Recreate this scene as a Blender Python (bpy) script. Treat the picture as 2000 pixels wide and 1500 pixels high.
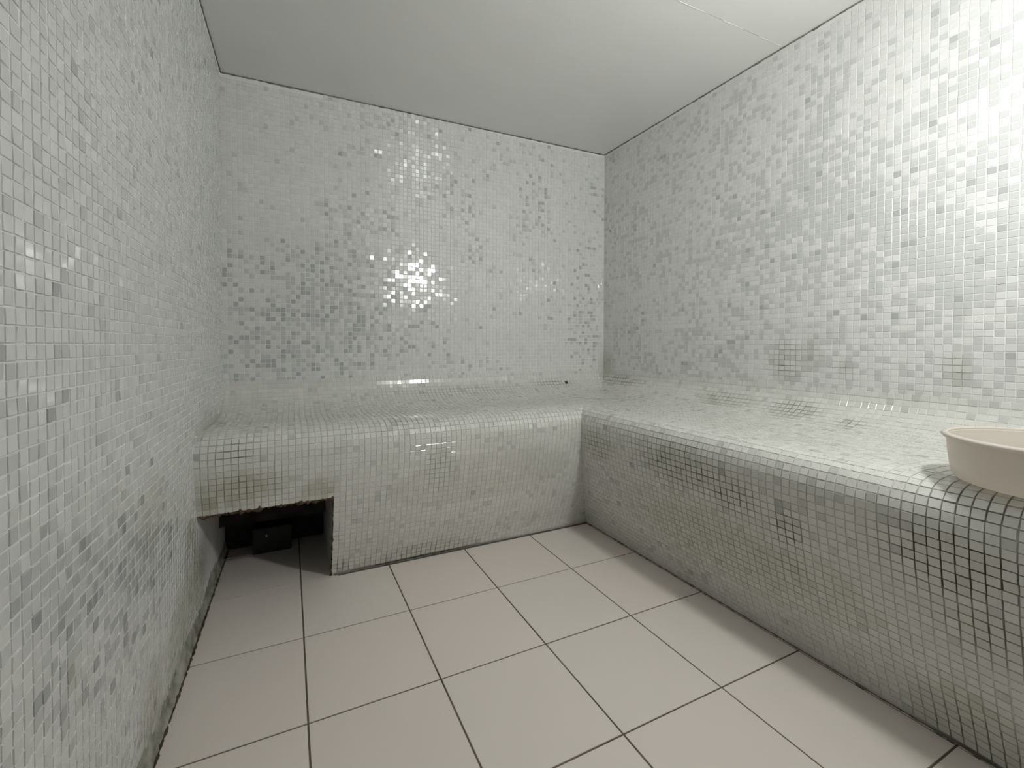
import bpy, bmesh, math, random
import numpy as np
from mathutils import Matrix, Vector

for o in list(bpy.data.objects):
    bpy.data.objects.remove(o, do_unlink=True)
scene = bpy.context.scene
COL = scene.collection
random.seed(7)
RNG = np.random.default_rng(11)
T = 1.0 / 3.0            # one floor tile = 1/3 m; all numbers below are in floor tiles

# ------------------------------------------------------------------ camera
YAW, PITCH = math.radians(24.41), math.radians(-1.05)
CAM = np.array([-0.1045, -5.297, 2.7155])
F_PX, CX, CY = 842.55, 946.93, 689.16
cam_data = bpy.data.cameras.new('camera')
cam = bpy.data.objects.new('camera', cam_data)
COL.objects.link(cam)
cam_data.sensor_fit = 'HORIZONTAL'
cam_data.sensor_width = 36.0
cam_data.lens = F_PX / 2000 * 36
cam_data.shift_x = (1000 - CX) / 2000
cam_data.shift_y = -(750 - CY) / 2000
cam_data.clip_start = 0.01
cam.location = Vector(CAM * T)
cam.rotation_euler = (math.pi / 2 + PITCH, 0, -YAW)
scene.camera = cam
FWD = np.array([math.sin(YAW) * math.cos(PITCH), math.cos(YAW) * math.cos(PITCH), math.sin(PITCH)])
RGT = np.cross(FWD, [0, 0, 1]); RGT /= np.linalg.norm(RGT)
UPV = np.cross(RGT, FWD)

# ------------------------------------------------------------------ world, exposure
world = bpy.data.worlds.new('world')
scene.world = world
world.use_nodes = True
bg = world.node_tree.nodes['Background']
bg.inputs[0].default_value = (0.93, 0.97, 1.0, 1)
bg.inputs[1].default_value = 0.06
vs = scene.view_settings
vs.view_transform = 'Standard'
vs.look = 'None'
vs.gamma = 1.0
vs.use_curve_mapping = False
vs.exposure = 0.0
scene.cycles.blur_glossy = 0.1       # keep the glass-to-glass lamp glints
LAMP_STRENGTH = 305.0
LAMP_COLOR = (0.985, 1.0, 0.985, 1)

# ------------------------------------------------------------------ room numbers
YB, XR = 1.30, 5.39                       # back wall, right wall
YF = -5.06                                # inner face of the wall behind the camera
BASE_Y, BASE_X = 0.03, 4.02               # foot of the two benches
PITCH_M = 0.0635                          # mosaic pitch
TILE = 0.0563
def xl(y):                                # the left wall stands a little out of square
    return -0.895 - 0.0195 * (YB - y)
def ceil_z(x):
    return 6.27 + 0.0095 * (x + 0.9)
ZJ = 2.72                                 # height of one grout joint

# ------------------------------------------------------------------ material helpers
def new_mat(name):
    m = bpy.data.materials.new(name); m.use_nodes = True
    nt = m.node_tree
    return m, nt, nt.nodes['Principled BSDF'], nt.nodes.new, nt.links.new
def noise(nt, scale, detail=4.0, rough=0.55, coord='Object'):
    tc = nt.nodes.new('ShaderNodeTexCoord'); n = nt.nodes.new('ShaderNodeTexNoise')
    n.inputs['Scale'].default_value = scale; n.inputs['Detail'].default_value = detail
    n.inputs['Roughness'].default_value = rough
    if coord == 'World':
        g = nt.nodes.new('ShaderNodeNewGeometry'); nt.links.new(g.outputs['Position'], n.inputs['Vector'])
    else:
        nt.links.new(tc.outputs[coord], n.inputs['Vector'])
    return n.outputs['Fac']
def ramp(nt, fac, stops):
    r = nt.nodes.new('ShaderNodeValToRGB')
    cr = r.color_ramp
    while len(cr.elements) < len(stops): cr.elements.new(0.5)
    for e, (p, c) in zip(cr.elements, stops):
        e.position = p; e.color = tuple(c) + (1,) if len(c) == 3 else c
    nt.links.new(fac, r.inputs['Fac'])
    return r.outputs['Color']
def mix(nt, fac, a, b, mode='MIX'):
    m = nt.nodes.new('ShaderNodeMix'); m.data_type = 'RGBA'; m.blend_type = mode
    for sock, v in ((m.inputs['Factor'], fac), (m.inputs['A'], a), (m.inputs['B'], b)):
        if hasattr(v, 'is_linked'): nt.links.new(v, sock)
        elif isinstance(v, (int, float)): sock.default_value = v
        else: sock.default_value = tuple(v) + (1,) if len(v) == 3 else v
    return m.outputs['Result']
def math_node(nt, op, a, b=None, clamp=False):
    m = nt.nodes.new('ShaderNodeMath'); m.operation = op; m.use_clamp = clamp
    for i, v in enumerate((a, b)):
        if v is None: continue
        if hasattr(v, 'is_linked'): nt.links.new(v, m.inputs[i])
        else: m.inputs[i].default_value = v
    return m.outputs[0]
def attr(nt, name):
    a = nt.nodes.new('ShaderNodeAttribute'); a.attribute_name = name
    return a.outputs['Fac']
def bump(nt, bsdf, height, strength, dist=0.002):
    b = nt.nodes.new('ShaderNodeBump'); b.inputs['Strength'].default_value = strength
    b.inputs['Distance'].default_value = dist
    nt.links.new(height, b.inputs['Height']); nt.links.new(b.outputs['Normal'], bsdf.inputs['Normal'])

def mosaic_material(name, tint, rough):
    m, nt, b, N, L = new_mat(name)
    col = ramp(nt, attr(nt, 'tone'), [(0.0, (0.69, 0.695, 0.69)), (0.25, (0.665, 0.67, 0.665)), (0.5, (0.635, 0.643, 0.636)),
                                      (0.75, (0.535, 0.545, 0.54)), (1.0, (0.41, 0.42, 0.42))])
    col = mix(nt, 1.0, col, tint, 'MULTIPLY')
    n = noise(nt, 26.0, 3.0, coord='World')
    st = math_node(nt, 'MULTIPLY', attr(nt, 'stain'), math_node(nt, 'ADD', n, 0.35), True)
    col = mix(nt, st, col, (0.40, 0.385, 0.28))
    L(col, b.inputs['Base Color'])
    b.inputs['Roughness'].default_value = rough
    b.inputs['IOR'].default_value = 1.52
    b.inputs['Specular IOR Level'].default_value = 1.0
    bump(nt, b, noise(nt, 120.0, 2.0, coord='World'), 0.055, 0.002)
    return m
M_WALL = mosaic_material('wall_mosaic_glass', (1.0, 1.0, 0.98), 0.10)
M_BENCH = mosaic_material('bench_mosaic_glass', (0.965, 0.955, 0.91), 0.12)

def grout_material(name, clean, dark):
    m, nt, b, N, L = new_mat(name)
    n1 = noise(nt, 9.0, 5.0, coord='World'); n2 = noise(nt, 40.0, 3.0, coord='World')
    col = ramp(nt, n1, [(0.3, tuple(c * 0.90 for c in clean)), (0.7, clean)])
    k = math_node(nt, 'MULTIPLY', attr(nt, 'mould'), math_node(nt, 'ADD', n2, 0.62), True)
    col = mix(nt, k, col, dark)
    L(col, b.inputs['Base Color'])
    b.inputs['Roughness'].default_value = 0.75
    bump(nt, b, n2, 0.3, 0.001)
    return m
M_WGROUT = grout_material('white_wall_grout', (0.75, 0.75, 0.725), (0.10, 0.10, 0.07))
M_BGROUT = grout_material('bench_grout', (0.68, 0.665, 0.61), (0.055, 0.055, 0.035))

def floor_tile_material():
    m, nt, b, N, L = new_mat('beige_floor_tile')
    oi = N('ShaderNodeObjectInfo')
    col = ramp(nt, oi.outputs['Random'], [(0.0, (0.76, 0.685, 0.632)), (0.5, (0.77, 0.695, 0.64)), (1.0, (0.76, 0.70, 0.642))])
    n = noise(nt, 3.2, 6.0, coord='World')
    col = mix(nt, math_node(nt, 'MULTIPLY', n, 0.16), col, (0.62, 0.60, 0.54))
    L(col, b.inputs['Base Color'])
    b.inputs['Roughness'].default_value = 0.42
    b.inputs['Specular IOR Level'].default_value = 0.4
    bump(nt, b, noise(nt, 60.0, 2.0, coord='World'), 0.05, 0.001)
    return m
M_FLOOR = floor_tile_material()
def plain(name, c, rough=0.6, var=0.12, scale=8.0, spec=0.4, bmp=0.1):
    m, nt, b, N, L = new_mat(name)
    n = noise(nt, scale, 5.0, coord='World')
    L(ramp(nt, n, [(0.3, tuple(v * (1 - var) for v in c)), (0.7, tuple(min(1, v * (1 + var)) for v in c))]), b.inputs['Base Color'])
    b.inputs['Roughness'].default_value = rough
    b.inputs['Specular IOR Level'].default_value = spec
    if bmp: bump(nt, b, n, bmp, 0.002)
    return m
M_JOINT = plain('floor_joint', (0.14, 0.115, 0.09), 0.85, 0.5, 7.0, 0.2)
M_CEIL = plain('ceiling_paint', (0.73, 0.73, 0.705), 0.24, 0.02, 3.0, 0.45, 0.04)
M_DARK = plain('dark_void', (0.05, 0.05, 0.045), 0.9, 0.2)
M_SEAL = plain('dirty_sealant', (0.17, 0.17, 0.155), 0.8, 0.35, 20.0, 0.2)
M_PLASTER = plain('cavity_plaster', (0.115, 0.112, 0.085), 0.9, 0.25, 12.0, 0.2)
M_SOFFIT = plain('dark_soffit', (0.035, 0.033, 0.03), 0.9, 0.5, 15.0, 0.2)  # near-black base colour of soffit slab, cavity back and baffle
M_COVE = plain('grimy_cement_cove', (0.31, 0.31, 0.265), 0.85, 0.5, 22.0, 0.25, 0.6)
M_MORTAR = plain('rusty_mortar', (0.085, 0.06, 0.04), 0.9, 0.6, 30.0, 0.2, 0.6)
M_BOARD = plain('grey_jamb_board', (0.33, 0.33, 0.31), 0.6, 0.1, 6.0, 0.3)
M_BLACK = plain('black_metal', (0.012, 0.012, 0.012), 0.5, 0.1, 10.0, 0.4)
M_GLINT = plain('nozzle_glint', (0.75, 0.75, 0.75), 0.25, 0.05, 10.0, 0.8)  # pale colour puts the white glint of the box onto the nozzle
M_BASIN = plain('cream_plastic', (0.82, 0.775, 0.71), 0.36, 0.03, 5.0, 0.45, 0.0)
nt = M_BASIN.node_tree
pb, mo = nt.nodes['Principled BSDF'], nt.nodes['Material Output']
tl = nt.nodes.new('ShaderNodeBsdfTranslucent'); tl.inputs['Color'].default_value = (0.80, 0.76, 0.70, 1)
mx = nt.nodes.new('ShaderNodeMixShader'); mx.inputs[0].default_value = 0.42
nt.links.new(pb.outputs[0], mx.inputs[1]); nt.links.new(tl.outputs[0], mx.inputs[2]); nt.links.new(mx.outputs[0], mo.inputs['Surface'])
M_LAMPBODY = plain('white_lamp_body', (0.8, 0.8, 0.78), 0.4, 0.03)

# ------------------------------------------------------------------ object helpers
def mesh_obj(name, verts, faces, mat, parent=None, smooth=False):
    me = bpy.data.meshes.new(name)
    me.from_pydata([tuple(v) for v in verts], [], [tuple(f) for f in faces])
    me.update()
    if mat: me.materials.append(mat)
    me.polygons.foreach_set('use_smooth', [bool(smooth)] * len(me.polygons))
    o = bpy.data.objects.new(name, me); COL.objects.link(o)
    if parent: o.parent = parent
    return o
def bm_obj(name, bm, mat, parent=None, smooth=False):
    me = bpy.data.meshes.new(name); bm.normal_update(); bm.to_mesh(me); bm.free()
    me.materials.append(mat)
    if smooth: me.polygons.foreach_set('use_smooth', [True] * len(me.polygons))
    o = bpy.data.objects.new(name, me); COL.objects.link(o)
    if parent: o.parent = parent
    return o
def box(name, lo, hi, mat, parent=None, bevel=0.0):
    bm = bmesh.new(); bmesh.ops.create_cube(bm, size=1.0)
    lo, hi = np.array(lo) * T, np.array(hi) * T
    for v in bm.verts:
        v.co = Vector([(lo[i] + hi[i]) / 2 + v.co[i] * (hi[i] - lo[i]) for i in range(3)])
    if bevel: bmesh.ops.bevel(bm, geom=bm.edges[:], offset=bevel * T, segments=2, affect='EDGES')
    return bm_obj(name, bm, mat, parent)
def empty(name, loc):
    o = bpy.data.objects.new(name, None); COL.objects.link(o)
    o.location = Vector(loc) * T; o.empty_display_size = 0.1
    return o
def structure(o, label):
    o['kind'] = 'structure'; o['label'] = label; o['category'] = 'building part'
    return o
def tag(o, label, cat, group=None):
    o['label'] = label; o['category'] = cat
    if group: o['group'] = group
    return o
def set_attr(me, name, vals, domain):
    a = me.attributes.new(name, 'FLOAT', domain); a.data.foreach_set('value', np.asarray(vals, np.float32))
def rough_bead(name, pts, radius, mat, parent=None, jitter=0.35, sides=6, step=0.03, seed=1, close=False):
    """irregular bead of mortar or sealant along a polyline (tile units)"""
    rg = np.random.default_rng(seed)
    pts = [np.array(p, float) for p in pts]; path = []
    for a, b in zip(pts[:-1], pts[1:]):
        n = max(1, int(np.linalg.norm(b - a) / step))
        for i in range(n): path.append(a + (b - a) * i / n)
    path.append(pts[-1]); path = np.array(path)
    V, Fc = [], []
    for i, c in enumerate(path):
        t = path[min(i + 1, len(path) - 1)] - path[max(i - 1, 0)]; t /= np.linalg.norm(t)
        u = np.cross(t, [0.31, 0.17, 0.94] if abs(t[2]) < 0.8 else [1, 0.2, 0]); u /= np.linalg.norm(u); w = np.cross(t, u)
        r0 = radius * (1 + jitter * rg.normal() * 0.6)
        cc = c + rg.normal(size=3) * radius * jitter * 0.35
        for k in range(sides):
            a = 2 * math.pi * k / sides; r = max(radius * 0.3, r0 * (1 + jitter * rg.uniform(-0.5, 0.5)))
            V.append((cc + (u * math.cos(a) + w * math.sin(a)) * r) * T)
    n = len(path)
    for i in range(n - 1):
        for k in range(sides):
            Fc.append((i * sides + k, i * sides + (k + 1) % sides, (i + 1) * sides + (k + 1) % sides, (i + 1) * sides + k))
    Fc.append(tuple(range(sides))[::-1]); Fc.append(tuple((n - 1) * sides + k for k in range(sides)))
    return mesh_obj(name, V, Fc, mat, parent, True)

# ------------------------------------------------------------------ wear: patches with their own shape (centre, radius, dark grout, stain on the glass)
PATCHES = [
    ((-0.57, -0.48, 1.66), (0.16, 0.09, 0.14), 0.80, 0.10),   # back bench: dark grid by the left wall
    ((-0.55, -0.45, 1.29), (0.44, 0.12, 0.24), 0.65, 0.75),   # back bench: yellow stain over the opening
    ((0.18, -0.40, 1.18), (0.21, 0.14, 0.16), 0.6, 0.75),   # back bench: stain at the opening corner
    ((-0.83, -0.42, 1.18), (0.11, 0.07, 0.14), 0.9, 1.0),   # back bench: rusty bottom corner
    ((0.26, -0.47, 1.60), (0.37, 0.07, 0.08), 0.25, 0.00),   # back bench: grey lip
    ((1.54, -0.39, 1.23), (0.25, 0.13, 0.52), 0.50, 0.20),   # back bench: dirty band down the front
    ((2.17, -0.33, 1.05), (1.48, 0.15, 0.48), 0.15, 0.35),   # back bench: yellowish front
    ((1.39, -0.02, -0.00), (1.12, 0.51, 0.27), 0.80, 0.25),   # back bench: foot
    ((0.43, -0.03, 0.12), (0.15, 0.32, 0.12), 0.85, 0.20),   # back bench: foot by opening
    ((2.40, 1.15, 1.97), (1.51, 0.27, 0.11), 0.50, 0.00),   # back bench fillet
    ((4.20, 1.23, 2.03), (0.54, 0.12, 0.11), 0.85, 0.10),   # back bench fillet right
    ((1.14, -0.22, 1.83), (0.33, 0.43, 0.07), 0.60, 0.00),   # back bench seat
    ((5.34, 0.80, 2.08), (0.28, 0.65, 0.11), 0.85, 0.25),   # corner seat
    ((5.38, 1.18, 2.31), (0.13, 0.25, 0.34), 0.35, 0.40),   # corner wall
    ((5.25, -1.37, 1.98), (0.29, 0.56, 0.14), 0.60, 0.25),   # right fillet
    ((5.22, -2.21, 1.96), (0.36, 0.36, 0.16), 0.75, 0.20),   # right fillet
    ((5.11, -2.84, 1.91), (0.18, 0.15, 0.07), 0.80, 0.05),   # right fillet end
    ((5.39, -2.04, 2.52), (0.07, 0.22, 0.30), 0.75, 0.30),   # right wall patch
    ((5.38, -2.30, 2.62), (0.07, 0.17, 0.24), 0.30, 0.30),   # right wall patch
    ((5.39, -2.65, 2.45), (0.07, 0.12, 0.13), 0.60, 0.20),   # right wall patch
    ((5.38, -3.51, 2.48), (0.07, 0.14, 0.19), 0.55, 0.35),   # right wall patch
    ((3.62, -0.70, 1.36), (0.09, 0.41, 0.26), 0.60, 0.25),   # right bench front corner
    ((3.61, -2.06, 1.43), (0.07, 0.73, 0.36), 0.90, 0.20),   # right bench front
    ((3.63, -2.62, 1.31), (0.07, 0.34, 0.27), 0.85, 0.20),   # right bench front
    ((3.59, -1.88, 1.64), (0.07, 0.91, 0.19), 0.50, 0.00),   # right bench lip
    ((3.65, -3.09, 1.17), (0.07, 0.18, 0.29), 0.90, 0.15),   # right bench front
    ((3.73, -3.09, 0.84), (0.07, 0.18, 0.26), 0.50, 0.15),   # right bench front
    ((3.62, -4.09, 1.35), (0.09, 0.46, 0.43), 1.00, 0.15),   # right bench front near
    ((3.69, -4.22, 1.01), (0.09, 0.31, 0.35), 0.70, 0.15),   # right bench front near low
    ((3.64, -4.16, 1.75), (0.30, 0.36, 0.17), 0.70, 0.10),   # right bench lip near
    ((3.76, -2.37, 0.75), (0.14, 1.35, 0.75), 0.30, 0.60),   # right bench yellow front
    ((3.97, -4.08, 0.14), (0.38, 0.36, 0.44), 0.70, 0.35),   # right bench foot
    ((-0.93, -0.67, 1.00), (0.07, 0.16, 0.17), 0.50, 0.7),   # left wall brown bare spot
    ((-0.92, -0.43, 0.48), (0.07, 0.70, 0.43), 0.60, 0.70),   # left wall grimy foot
    ((-0.94, -1.09, 0.30), (0.07, 0.42, 0.38), 0.55, 0.60),   # left wall grimy foot
    ((-0.95, -1.79, 0.22), (0.07, 0.33, 0.39), 0.55, 0.60),   # left wall grimy foot
    ((-0.97, -2.87, 1.27), (0.07, 0.07, 0.10), 0.20, 0.45),   # left wall brown drip
    ((-0.95, -1.70, 1.58), (0.07, 0.5, 0.35), 0.10, 0.20),   # left wall yellow
    ((-0.91, 0.29, 1.83), (0.16, 0.75, 0.22), 0.30, 0.30),   # left wall by seat
]
def wear(P):
    """P (n,3) in tile units -> mould, stain in 0..1"""
    P = np.asarray(P, float); mo = np.zeros(len(P)); st = np.zeros(len(P))
    for (c, r, a, s) in PATCHES:
        d = (P - np.array(c)) / np.array(r)
        f = np.clip(1.5 - 1.3 * np.sqrt((d * d).sum(1)), 0, 1)
        mo = np.maximum(mo, a * f); st = np.maximum(st, s * f)
    return mo, st

# ------------------------------------------------------------------ mosaic
def vnoise(u, v, scale, seed):
    """smooth value noise on a plane, vectorised"""
    g = np.random.default_rng(seed).random((64, 64))
    x, y = u / scale + 100.3, v / scale + 100.7
    xi, yi = np.floor(x).astype(int), np.floor(y).astype(int); fx, fy = x - xi, y - yi
    fx, fy = fx * fx * (3 - 2 * fx), fy * fy * (3 - 2 * fy)
    q = lambda a, b: g[a % 64, b % 64]
    return (q(xi, yi) * (1 - fx) + q(xi + 1, yi) * fx) * (1 - fy) + (q(xi, yi + 1) * (1 - fx) + q(xi + 1, yi + 1) * fx) * fy

H, EDGE, DEEP = 0.0030, 0.0018, 0.006        # height over the grout, chamfer, depth in the bed
a0, a1 = TILE / 2, TILE / 2 - EDGE
TILE_V = np.array([(sx * r, sy * r, z) for r, z in ((a0, -DEEP), (a0, H - EDGE * 0.6), (a1, H))
                   for sx, sy in ((-1, -1), (1, -1), (1, 1), (-1, 1))])
TILE_F = [(8, 9, 10, 11)]
for k in range(4):
    j = (k + 1) % 4
    TILE_F += [(k, j, 4 + j, 4 + k), (4 + k, 4 + j, 8 + j, 8 + k)]
TILE_F = np.array(TILE_F)
TILE_CACHE = {}
def tile_mesh(tone, stain, mat):
    key = (tone, stain, mat.name)
    if key not in TILE_CACHE:
        me = bpy.data.meshes.new('mosaic_tile')
        me.from_pydata([tuple(v * T) for v in TILE_V], [], [tuple(f) for f in TILE_F.tolist()])
        me.materials.append(mat)
        set_attr(me, 'tone', [tone / 4] * 9, 'FACE'); set_attr(me, 'stain', [stain / 4] * 9, 'FACE')
        me.polygons.foreach_set('use_smooth', [False] * 9); me.update(); TILE_CACHE[key] = me
    return TILE_CACHE[key]

def project(P):
    d = P - CAM; z = d @ FWD
    zz = np.where(z > 0.05, z, 0.05)
    return CX + F_PX * (d @ RGT) / zz, CY - F_PX * (d @ UPV) / zz, z

def lay_mosaic(parent, C, U, V, tone, stain, mat, sigma, keep=300, lift=0.0006):
    """C,U,V (n,3): centres and in-plane axes; the tiles that show largest become parts, the rest one field"""
    n = len(C)
    Nn = np.cross(U, V)
    tu, tv = RNG.normal(0, sigma, n)[:, None], RNG.normal(0, sigma, n)[:, None]
    U2 = U + Nn * tu; V2 = V + Nn * tv
    ro = RNG.normal(0, 0.012, n)[:, None]
    U2, V2 = U2 + V * ro, V2 - U * ro
    U2 /= np.linalg.norm(U2, axis=1)[:, None]
    N2 = np.cross(U2, V2); N2 /= np.linalg.norm(N2, axis=1)[:, None]
    V2 = np.cross(N2, U2)
    C2 = C + Nn * lift + U * RNG.normal(0, 0.0009, n)[:, None] + V * RNG.normal(0, 0.0009, n)[:, None] + Nn * RNG.normal(0, 0.0006, n)[:, None]
    x, y, z = project(C2)
    d = CAM - C2; dist = np.linalg.norm(d, axis=1)
    cosv = (d * Nn).sum(1) / dist
    area = np.where((x > 4) & (x < 1996) & (y > 4) & (y < 1496) & (z > 0.1), cosv / z ** 2 * dist / z, -1)
    top = np.argsort(-area)[:keep]; top = top[area[top] > 0]
    sel = np.zeros(n, bool); sel[top] = True
    tb = np.clip(tone, 0, 4).astype(int); sb = np.clip(np.round(stain * 4), 0, 4).astype(int)
    for i in top:
        o = bpy.data.objects.new('mosaic_tile', tile_mesh(int(tb[i]), int(sb[i]), mat))
        COL.objects.link(o); o.parent = parent
        R = Matrix((tuple(U2[i]), tuple(V2[i]), tuple(N2[i]))).transposed().to_4x4()
        loc = Vector(C2[i] * T) - parent.location
        o.matrix_local = Matrix.Translation(loc) @ R
    r = ~sel
    Cr, Ur, Vr, Nr = C2[r], U2[r], V2[r], N2[r]; m = len(Cr)
    W = (Cr[:, None, :] + TILE_V[None, :, 0:1] * Ur[:, None, :] + TILE_V[None, :, 1:2] * Vr[:, None, :] + TILE_V[None, :, 2:3] * Nr[:, None, :])
    W = (W.reshape(-1, 3) * T) - np.array(parent.location)
    Fq = (np.arange(m)[:, None, None] * 12 + TILE_F[None]).reshape(-1)
    me = bpy.data.meshes.new('mosaic_field')
    me.vertices.add(len(W)); me.vertices.foreach_set('co', W.astype(np.float32).ravel())
    nq = m * 9
    me.loops.add(nq * 4); me.loops.foreach_set('vertex_index', Fq.astype(np.int32))
    me.polygons.add(nq); me.polygons.foreach_set('loop_start', np.arange(nq, dtype=np.int32) * 4)
    try: me.polygons.foreach_set('loop_total', np.full(nq, 4, np.int32))
    except Exception: pass
    me.polygons.foreach_set('use_smooth', np.zeros(nq, bool))
    me.update(calc_edges=True)
    me.materials.append(mat)
    set_attr(me, 'tone', np.repeat(tb[r] / 4, 9), 'FACE'); set_attr(me, 'stain', np.repeat(sb[r] / 4, 9), 'FACE')
    o = bpy.data.objects.new('mosaic_field', me); COL.objects.link(o); o.parent = parent
    o['kind'] = 'stuff'; o['label'] = 'remaining small square glass mosaic tiles'
    return o

def grid_surface(name, G, mat, parent=None, skip=None):
    """G (a,b,3) grid of points in tile units, with a mould attribute"""
    a, b = G.shape[:2]
    V = G.reshape(-1, 3); Fc = []
    for i in range(a - 1):
        for j in range(b - 1):
            if skip is not None and skip(i, j): continue
            Fc.append((i * b + j, i * b + j + 1, (i + 1) * b + j + 1, (i + 1) * b + j))
    o = mesh_obj(name, V * T, Fc, mat, parent, True)
    set_attr(o.data, 'mould', wear(V)[0], 'POINT')
    return o

def tones(u, v, p_dark, p_mid, seed, clusters=()):
    n = len(u)
    k = vnoise(u, v, 0.55, seed) * 0.6 + vnoise(u, v, 0.23, seed + 1) * 0.4
    band = np.clip((k - 0.42) * 4.0, 0, 1.4)
    pd, pm = p_dark * band, p_mid * (0.35 + 0.75 * band)
    for (cu, cv, ru, rv, ad, am) in clusters:
        f = np.clip(1.4 - np.sqrt(((u - cu) / ru) ** 2 + ((v - cv) / rv) ** 2), 0, 1)
        pd = pd + ad * f; pm = pm + am * f
    r = RNG.random(n)
    base = RNG.choice([0, 1, 2], n, p=[0.30, 0.45, 0.25])
    return np.where(r < pd, 4, np.where(r < pd + pm, 3, base))

# ------------------------------------------------------------------ bench profile: (outwards from the foot, height)
CTRL = [(0.0, 0.0), (0.055, 0.15), (0.165, 0.42), (0.265, 0.72), (0.345, 1.02), (0.405, 1.30), (0.437, 1.50), (0.445, 1.60),
        (0.43, 1.69), (0.385, 1.765), (0.31, 1.812), (0.2, 1.832), (0.05, 1.838), (-0.2, 1.832), (-0.5, 1.825), (-0.75, 1.842),
        (-0.95, 1.885), (-1.1, 1.95), (-1.2, 2.035), (-1.252, 2.13), (-1.27, 2.25)]
def catmull(P, n=14):
    P = np.array(P); P = np.vstack([2 * P[0] - P[1], P, 2 * P[-1] - P[-2]]); out = []
    for i in range(1, len(P) - 2):
        p0, p1, p2, p3 = P[i - 1:i + 3]
        for t in np.linspace(0, 1, n, endpoint=False):
            out.append(0.5 * (2 * p1 + (p2 - p0) * t + (2 * p0 - 5 * p1 + 4 * p2 - p3) * t * t + (3 * p1 - p0 - 3 * p2 + p3) * t ** 3))
    out.append(P[-2]); return np.array(out)
PROF = catmull(CTRL)
ARC = np.concatenate([[0], np.cumsum(np.linalg.norm(np.diff(PROF, axis=0), axis=1))])
def prof(a):                               # arc length -> (s, z)
    return np.stack([np.interp(a, ARC, PROF[:, 0]), np.interp(a, ARC, PROF[:, 1])], -1)
ARC_CUT = float(np.interp(1.055, PROF[:120, 1], ARC[:120]))    # the soffit of the opening falls on a joint
def k_back(x):                             # the overhang grows a little towards the left wall
    return np.interp(x, [-0.9, 3.6], [1.19, 0.96])
def back_pt(x, s, z):
    s2 = np.where(s > 0, s * k_back(x), s)
    return np.stack([x + 0 * s2, BASE_Y - s2, z + 0 * s2], -1)
KR = (XR - BASE_X) / 1.27
def side_pt(y, s, z):
    s2 = np.where(s > 0, s * 0.96, s * KR)
    return np.stack([BASE_X - s2, y + 0 * s2, z + 0 * s2], -1)
def mitre(s):
    return np.where(s > 0, BASE_X - s * 0.96, BASE_X - s * KR), np.where(s > 0, BASE_Y - s * 0.96, BASE_Y - s)
def seat_height(y):                        # height of the back bench over a depth y (for trimming the left wall)
    yy = BASE_Y - np.where(PROF[:, 0] > 0, PROF[:, 0] * k_back(-0.9), PROF[:, 0])
    i = int(np.argmin(yy)); return np.interp(y, yy[i:], PROF[i:, 1], left=-1)
def front_y(z):
    i = int(np.argmax(PROF[:, 0])); return BASE_Y - np.interp(z, PROF[:i + 1, 1], PROF[:i + 1, 0]) * k_back(-0.9)
OPEN_X, OPEN_Z = 0.325, 1.055
HOLE = (4.50, 1.24, 2.04)

# ------------------------------------------------------------------ floor
floor = box('floor', (-1.25, -8.0, -0.35), (4.3, 1.6, -0.006), M_JOINT)
structure(floor, 'beige square tiled floor with dark joints')
JW = 0.0068
for iy in range(-8, 2):
    for ix in range(-2, 5):
        x0, x1, y0, y1 = ix + JW, ix + 1 - JW, iy + JW, iy + 1 - JW
        if ix == -2: continue
        if ix == -1: x0 = -1.02 if iy < 0 else -0.93
        if ix == 4: x1 = 4.2
        if iy >= 0 and ix >= 1: continue
        if iy == 1: y1 = 1.28
        if iy == 0 and ix == 0: x1 = 0.40
        dz = random.uniform(-0.0012, 0.0012)
        bm = bmesh.new(); bmesh.ops.create_cube(bm, size=1.0)
        hx, hy = (x1 - x0) / 2, (y1 - y0) / 2
        for v in bm.verts: v.co = Vector((v.co.x * 2 * hx * T, v.co.y * 2 * hy * T, v.co.z * 0.03 * T))
        bmesh.ops.bevel(bm, geom=[e for e in bm.edges if min(v.co.z for v in e.verts) > 0], offset=0.0018 * T, segments=1, affect='EDGES')
        t = bm_obj('floor_tile', bm, M_FLOOR, floor)
        t.location = Vector(((x0 + x1) / 2, (y0 + y1) / 2, -0.015 + dz)) * T

# ------------------------------------------------------------------ ceiling
ceiling = mesh_obj('ceiling', *(lambda q: (q, [(0, 1, 2, 3), (7, 6, 5, 4), (0, 4, 5, 1), (1, 5, 6, 2), (2, 6, 7, 3), (3, 7, 4, 0)]))(
    [np.array((x, y, ceil_z(x) + d)) * T for d in (0.10, 0.35) for x, y in ((-1.3, 1.7), (5.8, 1.7), (5.8, -5.5), (-1.3, -5.5))]), M_DARK)
structure(ceiling, 'smooth pale grey painted ceiling')
SEAM = -1.965
for y0, y1 in ((SEAM + 0.003, YB - 0.006), (YF + 0.004, SEAM - 0.003)):
    q = [np.array((x, y, ceil_z(x) + d)) * T for d in (0, 0.10)
         for x, y in ((xl(y1) + 0.008, y1), (XR - 0.008, y1), (XR - 0.008, y0), (xl(y0) + 0.008, y0))]
    p = mesh_obj('ceiling_panel', q, [(0, 1, 2, 3), (7, 6, 5, 4), (0, 4, 5, 1), (1, 5, 6, 2), (2, 6, 7, 3), (3, 7, 4, 0)], M_CEIL, ceiling)
# filler in the panel joint, open only where it has cracked
for xa, xb in ((-0.9, 3.35), (3.62, 4.05), (4.32, 4.66), (4.93, 5.37)):
    rough_bead('joint_filler', [(xa, SEAM, ceil_z(xa) + 0.003), (xb, SEAM, ceil_z(xb) + 0.003)], 0.0065, M_CEIL, ceiling, 0.2, seed=int(xa * 10) + 50)

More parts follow.
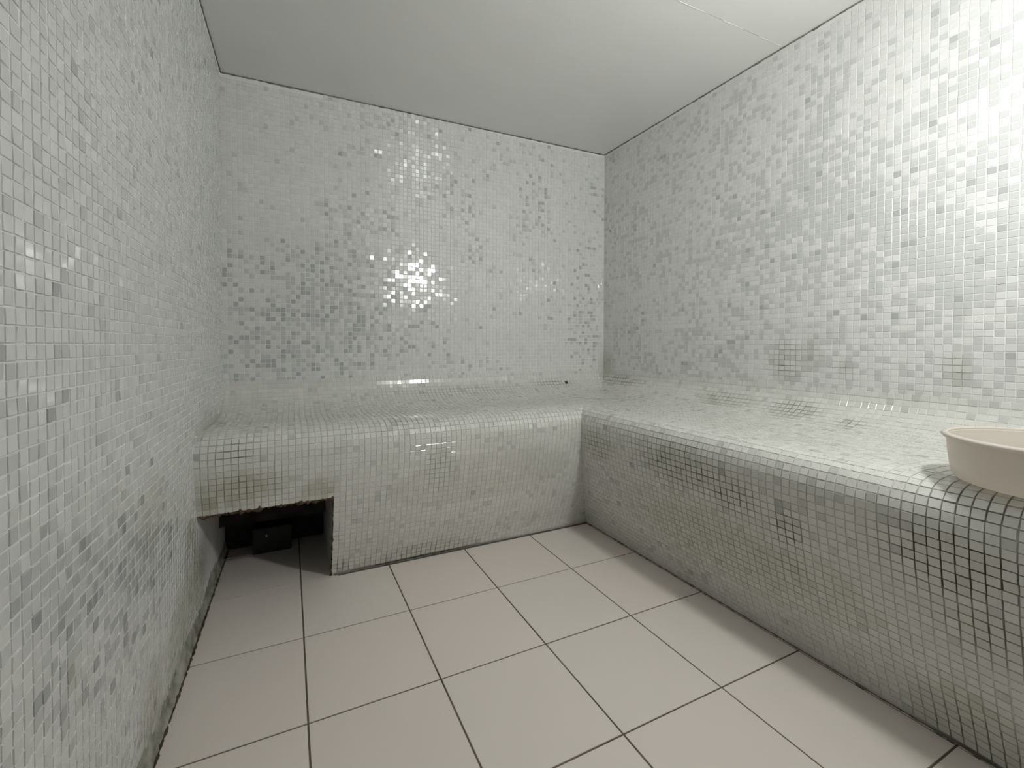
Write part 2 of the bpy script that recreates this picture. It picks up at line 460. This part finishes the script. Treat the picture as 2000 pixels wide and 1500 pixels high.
# ------------------------------------------------------------------ walls
def slab(name, quad, thick, mat, label):
    """solid behind a wall face; quad = four face corners, thick = offset vector"""
    a = [np.array(p) for p in quad]; b = [p + np.array(thick) for p in a]
    o = mesh_obj(name, [p * T for p in a + b], [(0, 1, 2, 3), (7, 6, 5, 4), (0, 4, 5, 1), (1, 5, 6, 2), (2, 6, 7, 3), (3, 7, 4, 0)], mat)
    return structure(o, label)
ZT = 6.40
w_left = slab('wall_left', [(xl(YF - 0.4) - 0.004, YF - 0.4, -0.1), (xl(YB + 0.3) - 0.004, YB + 0.3, -0.1), (xl(YB + 0.3) - 0.004, YB + 0.3, ZT), (xl(YF - 0.4) - 0.004, YF - 0.4, ZT)],
              (-0.4, 0, 0), M_PLASTER, 'left wall of pale grey and white glass mosaic')
w_back = slab('wall_back', [(-1.0, YB + 0.004, -0.1), (XR + 0.3, YB + 0.004, -0.1), (XR + 0.3, YB + 0.004, ZT + 0.04), (-1.0, YB + 0.004, ZT + 0.04)],
              (0, 0.4, 0), M_PLASTER, 'back wall of white glass mosaic with bright lamp glints')
w_right = slab('wall_right', [(XR + 0.004, YB + 0.3, -0.1), (XR + 0.004, YF - 0.4, -0.1), (XR + 0.004, YF - 0.4, ZT + 0.04), (XR + 0.004, YB + 0.3, ZT + 0.04)],
               (0.4, 0, 0), M_PLASTER, 'right wall of white and grey glass mosaic')

rows = np.arange(math.ceil((0 - ZJ) / PITCH_M), math.floor((6.36 - ZJ) / PITCH_M)) * PITCH_M + ZJ + PITCH_M / 2
# left wall
ys = np.arange(YB - 0.02 - PITCH_M / 2, YF + 0.03, -PITCH_M)
Y, Z = [q.ravel() for q in np.meshgrid(ys, rows, indexing='ij')]
keep = (Z + PITCH_M / 2 < ceil_z(-0.95) - 0.006) & (Z > 0.05)
keep &= ~((Z < seat_height(Y) + 0.01) & (Y > front_y(np.minimum(Z, 1.6)) - 0.01))
keep &= ~((Y > front_y(np.minimum(Z, 1.6)) - 0.05) & (Z < 1.05))
Y, Z = Y[keep], Z[keep]
C = np.stack([xl(Y), Y, Z], -1)
ul = np.array([0.0195, -1.0, 0.0]); ul /= np.linalg.norm(ul)      # along the wall, towards the camera
U = np.tile(-ul, (len(C), 1)); V = np.tile([0, 0, 1.0], (len(C), 1))
tn = tones(Y, Z, 0.008, 0.06, 3, [(-2.2, 1.35, 0.8, 0.5, 0.10, 0.34), (-3.2, 2.2, 0.5, 0.8, 0.02, 0.14)])
gy = np.append(np.arange(YF - 0.1, YB, 0.08), YB + 0.01); gz = np.linspace(-0.02, 6.33, 80)
grid_surface('grout_bed', np.stack([np.stack([np.array([xl(y) - 0.0006, y, z]) for z in gz]) for y in gy])[::-1], M_WGROUT, w_left)
lay_mosaic(w_left, C, U, V, tn, wear(C)[1], M_WALL, 0.030)
# back wall (above the bench)
xs = np.arange(XR - 0.006 - PITCH_M / 2, xl(YB) + 0.012, -PITCH_M)
X, Z = [q.ravel() for q in np.meshgrid(xs, rows, indexing='ij')]
keep = (Z + PITCH_M / 2 < ceil_z(X) - 0.006) & (Z - PITCH_M / 2 > 2.10)
X, Z = X[keep], Z[keep]
C = np.stack([X, 0 * X + YB, Z], -1)
U = np.tile([1.0, 0, 0], (len(C), 1))
tn = tones(X, Z, 0.035, 0.10, 21, [(0.35, 3.0, 1.25, 0.95, 0.17, 0.36), (4.9, 3.2, 0.35, 1.3, 0.10, 0.12), (3.9, 5.0, 0.35, 0.6, 0.06, 0.10), (0.9, 4.4, 0.5, 0.6, 0.05, 0.18)])
gx = np.append(np.arange(-0.93, XR, 0.08), XR + 0.01); gz = np.linspace(2.08, 6.40, 60)
grid_surface('grout_bed', np.stack([np.stack([np.array([x, YB + 0.0006, z]) for z in gz]) for x in gx]), M_WGROUT, w_back)
lay_mosaic(w_back, C, U, np.tile([0, 0, 1.0], (len(C), 1)), tn, wear(C)[1], M_WALL, 0.030)
# right wall (above the bench)
ys = np.arange(YB - 0.02 - PITCH_M / 2, YF + 0.03, -PITCH_M)
Y, Z = [q.ravel() for q in np.meshgrid(ys, rows, indexing='ij')]
keep = (Z + PITCH_M / 2 < ceil_z(XR) - 0.006) & (Z - PITCH_M / 2 > 2.10)
Y, Z = Y[keep], Z[keep]
C = np.stack([0 * Y + XR, Y, Z], -1)
tn = tones(Y, Z, 0.015, 0.34, 33, [(-3.2, 4.1, 1.2, 1.0, 0.02, 0.40), (-1.7, 4.2, 1.0, 0.9, 0.02, 0.24), (-3.6, 3.2, 0.8, 0.9, 0.02, 0.3)])
gy = np.append(np.arange(YF - 0.05, YB, 0.08), YB + 0.01)
grid_surface('grout_bed', np.stack([np.stack([np.array([XR + 0.0006, y, z]) for z in gz]) for y in gy]), M_WGROUT, w_right)
lay_mosaic(w_right, C, np.tile([0, -1.0, 0], (len(C), 1)), np.tile([0, 0, 1.0], (len(C), 1)), tn, wear(C)[1], M_WALL, 0.009)
# wall behind the camera, with the doorway the camera stands in
w_front = box('wall_front', (1.5, YF - 0.45, -0.1), (XR + 0.3, YF, ZT), M_WGROUT)
structure(w_front, 'wall behind the camera beside the doorway')
set_attr(w_front.data, 'mould', [0.0] * len(w_front.data.vertices), 'POINT')
box('wall_return', (-1.3, YF - 0.45, -0.1), (-0.75, YF, ZT), M_COVE, w_front)
box('lintel', (-0.75, YF - 0.45, 6.0), (1.5, YF, ZT), M_COVE, w_front)

# cracked dark joint between walls and ceiling
t1 = rough_bead('trim_1', [(xl(YF) + 0.004, YF, ceil_z(-1) - 0.004), (xl(YB) + 0.004, YB - 0.003, ceil_z(-0.9) - 0.004)], 0.009, M_SEAL, None, 0.4, seed=3)
structure(t1, 'thin dark joint between ceiling and left wall')
t2 = rough_bead('trim_2', [(xl(YB), YB - 0.003, ceil_z(-0.9) - 0.006), (XR, YB - 0.003, ceil_z(XR) - 0.006)], 0.009, M_SEAL, None, 0.4, seed=4)
structure(t2, 'thin dark joint between ceiling and back wall')
t3 = rough_bead('trim_3', [(XR - 0.003, YB, ceil_z(XR) - 0.006), (XR - 0.003, YF, ceil_z(XR) - 0.006)], 0.009, M_SEAL, None, 0.4, seed=5)
structure(t3, 'thin dark joint between ceiling and right wall')
# grimy cement cove along the foot of the left wall
cv = []
rg = np.random.default_rng(8)
cy = np.arange(YF - 0.2, 1.28, 0.045)
prof_c = [(0.004, 0.14), (0.010, 0.11), (0.018, 0.07), (0.026, 0.035), (0.040, 0.0), (0.040, -0.02), (-0.05, -0.02), (-0.05, 0.12)]
V_, F_ = [], []
for i, y in enumerate(cy):
    h = 1 + 0.25 * math.sin(y * 5.1) + 0.10 * rg.normal()
    for (a, z) in prof_c:
        j = rg.normal() * 0.004 if z > 0 and a >= 0 else 0
        V_.append(np.array((xl(y) + (a * (0.8 + 0.2 * h) + j if a >= 0 else a), y, z * max(0.4, h) if z > 0 else z)) * T)
m = len(prof_c)
for i in range(len(cy) - 1):
    for k in range(m): F_.append((i * m + k, (i + 1) * m + k, (i + 1) * m + (k + 1) % m, i * m + (k + 1) % m))
cove = mesh_obj('baseboard_left', V_, F_, M_COVE)
structure(cove, 'grimy rough cement strip along the foot of the left wall')
rough_bead('dirt_line', [(xl(-4.4) + 0.040, -4.4, -0.003), (xl(-1.6) + 0.041, -1.6, -0.002), (xl(-0.4) + 0.044, -0.4, 0.003), (xl(1.2) + 0.042, 1.2, 0.003)], 0.010, M_MORTAR, cove, 0.7, seed=31)

# ------------------------------------------------------------------ benches
arcs = ARC_CUT + PITCH_M * (np.arange(math.ceil(-ARC_CUT / PITCH_M), math.floor((ARC[-1] - ARC_CUT) / PITCH_M)) + 0.5)
edges = np.concatenate([[0.0], arcs - PITCH_M / 2, [ARC[-1]]]); edges = np.unique(np.round(edges, 5))
SZ = prof(edges)
# back bench
bench_b = empty('tiled_bench', (2.0, 0.6, 0)); tag(bench_b, 'white mosaic bench along the back wall with a dark opening at its left end', 'bench', 'built-in mosaic benches')
OFFB = np.array(bench_b.location) / T
nx = np.concatenate([np.linspace(0, 1, 12)])
G = []
xcut = [xl(0.0) - 0.01, -0.6, -0.3, 0.0, OPEN_X]
for j, (s, z) in enumerate(SZ):
    xm = float(mitre(np.array(s))[0]); line = []
    for x in xcut: line.append(back_pt(np.array(x), np.array(s), np.array(z)))
    for x in np.linspace(OPEN_X, xm, 60)[1:-1]: line.append(back_pt(np.array(x), np.array(s), np.array(z)))
    mx, my = mitre(np.array(s)); line.append(np.array([float(mx), float(my), z]))
    G.append(line)
G = np.array([[np.array(p, float).reshape(3) for p in l] for l in G])
ncut = len(xcut) - 1
jc = int(np.argmin(np.abs(edges - ARC_CUT)))
def bench_grid(name, G, parent, off, skip=None):
    o = grid_surface(name, G, M_BGROUT, parent, skip)
    for v in o.data.vertices: v.co -= Vector(off * T)
    return o
bench_grid('grout_bed', G, bench_b, OFFB, lambda i, j: i < jc and j < ncut)
CC, UU, VV = [], [], []
for a in arcs:
    s, z = prof(a); s0, z0 = prof(a - 0.02); s1, z1 = prof(a + 0.02)
    xm = float(mitre(np.array(s))[0])
    xs = np.arange(OPEN_X + PITCH_M / 2 - PITCH_M * 30, xm + 0.05 * PITCH_M, PITCH_M)
    for x in xs:
        if x < xl(BASE_Y - float(s)) + 0.12 * PITCH_M: continue
        if x < OPEN_X and a < ARC_CUT: continue
        p = back_pt(np.array(x), s, z); v = back_pt(np.array(x), s1, z1) - back_pt(np.array(x), s0, z0)
        u = back_pt(np.array(x + 0.02), s, z) - back_pt(np.array(x - 0.02), s, z)
        CC.append(p); UU.append(u / np.linalg.norm(u)); VV.append(v / np.linalg.norm(v))
CC, UU, VV = np.array(CC), np.array(UU), np.array(VV)
tn = tones(CC[:, 0], CC[:, 2] * 1.0 - CC[:, 1], 0.006, 0.07, 55)
hole = np.linalg.norm(CC - np.array(HOLE), axis=1); ok = hole > hole.min() + 1e-6     # one tile has fallen out
rough_bead('hole_shade_bead', [CC[np.argmin(hole)] - OFFB - UU[0] * 0.02, CC[np.argmin(hole)] - OFFB + UU[0] * 0.02], 0.022, M_DARK, bench_b, 0.1, seed=41, step=0.02)  # black bead paints the shade inside the empty tile hole
lay_mosaic(bench_b, CC[ok], UU[ok], VV[ok], tn[ok], wear(CC[ok])[1], M_BENCH, 0.026, lift=0.0018)
# opening under the left end
def front_poly(x, zs):
    out = []
    for z in zs:
        s = np.interp(z, PROF[:120, 1], PROF[:120, 0]); out.append(float(back_pt(np.array(x), np.array(s), np.array(z))[1]))
    return out
zs = [0, 0.25, 0.5, 0.75, OPEN_Z]
yf = front_poly(OPEN_X, zs)
def prism(name, x0, x1, poly, mat, parent, off):
    n = len(poly); V = [np.array((x, y, z)) - off for x in (x0, x1) for y, z in poly]
    Fc = [tuple(range(n))[::-1], tuple(range(n, 2 * n))] + [(i, (i + 1) % n, n + (i + 1) % n, n + i) for i in range(n)]
    return mesh_obj(name, [v * T for v in V], Fc, mat, parent)
prism('jamb_board', OPEN_X + 0.002, OPEN_X + 0.045, [(y + 0.012, z) for y, z in zip(yf, zs)] + [(1.29, OPEN_Z), (1.29, 0)], M_BOARD, bench_b, OFFB)
yl = front_poly(-0.6, [OPEN_Z])[0]
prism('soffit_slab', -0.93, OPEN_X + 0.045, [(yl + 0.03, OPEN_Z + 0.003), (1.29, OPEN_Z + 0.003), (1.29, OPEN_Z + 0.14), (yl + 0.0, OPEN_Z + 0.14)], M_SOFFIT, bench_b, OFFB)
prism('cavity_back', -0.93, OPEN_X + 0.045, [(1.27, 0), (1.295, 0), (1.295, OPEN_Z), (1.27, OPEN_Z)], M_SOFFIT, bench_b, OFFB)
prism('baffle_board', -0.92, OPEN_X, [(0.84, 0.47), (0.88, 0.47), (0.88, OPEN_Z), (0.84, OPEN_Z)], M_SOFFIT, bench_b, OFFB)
def edge_pts(z, xa, xb, n=8):
    return [np.array((x, front_poly(x, [z])[0] + 0.012, z)) - OFFB for x in np.linspace(xa, xb, n)]
rough_bead('dark_edge_bead', edge_pts(OPEN_Z - 0.004, xl(-0.4) + 0.01, OPEN_X + 0.02), 0.021, M_MORTAR, bench_b, 0.75, seed=12, step=0.02)  # ragged rusty mortar along the top of the opening
rough_bead('dark_edge_bead', [np.array((OPEN_X + 0.002, y + 0.006, z)) - OFFB for y, z in zip(yf, zs)], 0.010, M_MORTAR, bench_b, 0.4, seed=13, step=0.03)  # narrow dark brown strip down the jamb edge
# right bench
bench_r = empty('tiled_bench', (4.7, -2.4, 0)); tag(bench_r, 'white mosaic bench along the right wall carrying the cream basin', 'bench', 'built-in mosaic benches')
OFFR = np.array(bench_r.location) / T
YE = YF + 0.004
G = []
for (s, z) in SZ:
    mx, my = mitre(np.array(s)); line = [np.array([float(mx), float(my), z])]
    for y in np.linspace(float(my), YE, 90)[1:]: line.append(side_pt(np.array(y), np.array(s), np.array(z)))
    G.append(line)
G = np.array([[np.array(p, float).reshape(3) for p in l] for l in G])
bench_grid('grout_bed', G, bench_r, OFFR)
CC, UU, VV = [], [], []
for a in arcs:
    s, z = prof(a); s0, z0 = prof(a - 0.02); s1, z1 = prof(a + 0.02)
    ym = float(mitre(np.array(s))[1])
    for y in np.arange(YE + PITCH_M * 0.6, ym + 0.05 * PITCH_M, PITCH_M):
        p = side_pt(np.array(y), s, z); v = side_pt(np.array(y), s1, z1) - side_pt(np.array(y), s0, z0)
        CC.append(p); UU.append((0, -1.0, 0)); VV.append(v / np.linalg.norm(v))
CC, UU, VV = np.array(CC), np.array(UU), np.array(VV)
tn = tones(CC[:, 1], CC[:, 2] + CC[:, 0], 0.006, 0.08, 77)
lay_mosaic(bench_r, CC, UU, VV, tn, wear(CC)[1], M_BENCH, 0.026, lift=0.0018)
# dirty joint where the benches meet the floor
rough_bead('floor_joint', [np.array((OPEN_X + 0.03, BASE_Y - 0.004, 0.0)) - OFFB, np.array((BASE_X, BASE_Y - 0.004, 0.0)) - OFFB], 0.009, M_SEAL, bench_b, 0.4, seed=21)
rough_bead('floor_joint', [np.array((BASE_X - 0.004, BASE_Y, 0.0)) - OFFR, np.array((BASE_X - 0.004, YE, 0.0)) - OFFR], 0.009, M_SEAL, bench_r, 0.4, seed=22)

# ------------------------------------------------------------------ black box in the opening
bx = empty('steam_box', (-0.32, 1.08, 0)); tag(bx, 'black metal box on the floor inside the dark opening under the bench', 'box')
o = box('box_body', (-0.23, -0.12, 0.004), (0.23, 0.12, 0.33), M_BLACK, bx, 0.008)
bm = bmesh.new(); bmesh.ops.create_cone(bm, cap_ends=True, segments=16, radius1=0.014 * T, radius2=0.010 * T, depth=0.05 * T)
bmesh.ops.rotate(bm, verts=bm.verts, cent=(0, 0, 0), matrix=Matrix.Rotation(math.pi / 2, 3, 'X'))
nz = bm_obj('nozzle', bm, M_GLINT, bx, True); nz.location = Vector((-0.07, -0.14, 0.24)) * T; nz['label'] = 'small nozzle, coloured pale as a white glint'

# ------------------------------------------------------------------ basin on the right bench
def lathe(name, pts, mat, parent, seg=64):
    n = len(pts); V = []; Fc = []
    for k in range(seg):
        a = 2 * math.pi * k / seg
        for r, z in pts: V.append((r * math.cos(a) * T, r * math.sin(a) * T, z * T))
    for k in range(seg):
        j = (k + 1) % seg
        for i in range(n - 1):
            if pts[i][0] < 1e-6 and pts[i + 1][0] < 1e-6: continue
            Fc.append((k * n + i, j * n + i, j * n + i + 1, k * n + i + 1))
    o = mesh_obj(name, V, Fc, mat, parent, True)
    bm = bmesh.new(); bm.from_mesh(o.data); bmesh.ops.remove_doubles(bm, verts=bm.verts, dist=1e-6); bm.to_mesh(o.data); bm.free()
    return o
BAS = (4.06, -4.40, 1.849)
basin = empty('wash_basin', BAS); tag(basin, 'round cream plastic wash basin on the right bench', 'basin')
lathe('basin_bowl', [(0, 0.0), (0.38, 0.0), (0.43, 0.008), (0.452, 0.03), (0.462, 0.09), (0.472, 0.18), (0.478, 0.27), (0.480, 0.285), (0.468, 0.285), (0.463, 0.27), (0.457, 0.18), (0.447, 0.09), (0.43, 0.045), (0.39, 0.028), (0, 0.022)], M_BASIN, basin)
lathe('basin_rim', [(0.474, 0.262), (0.494, 0.266), (0.503, 0.279), (0.494, 0.292), (0.474, 0.296), (0.464, 0.285), (0.474, 0.262)], M_BASIN, basin)

# ------------------------------------------------------------------ lamp on the wall behind the camera
LP = (3.45, -4.93, 4.63)
lamp = empty('bulkhead_lamp', (LP[0], YF, LP[2])); tag(lamp, 'round white wall lamp behind the camera', 'lamp')
def turn(o):
    o.rotation_euler = (-math.pi / 2, 0, 0); return o
turn(lathe('lamp_base', [(0, 0), (0.25, 0.0), (0.25, 0.05), (0.22, 0.08), (0.0, 0.08)], M_LAMPBODY, lamp, 40))
m, nt, b, N, L = new_mat('lamp_glow')
em = N('ShaderNodeEmission'); em.inputs['Color'].default_value = LAMP_COLOR; em.inputs['Strength'].default_value = LAMP_STRENGTH
L(em.outputs[0], nt.nodes['Material Output'].inputs['Surface'])
turn(lathe('lamp_diffuser', [(0.16, 0.08), (0.165, 0.135), (0.15, 0.195), (0.095, 0.24), (0.0, 0.255)], m, lamp, 32))
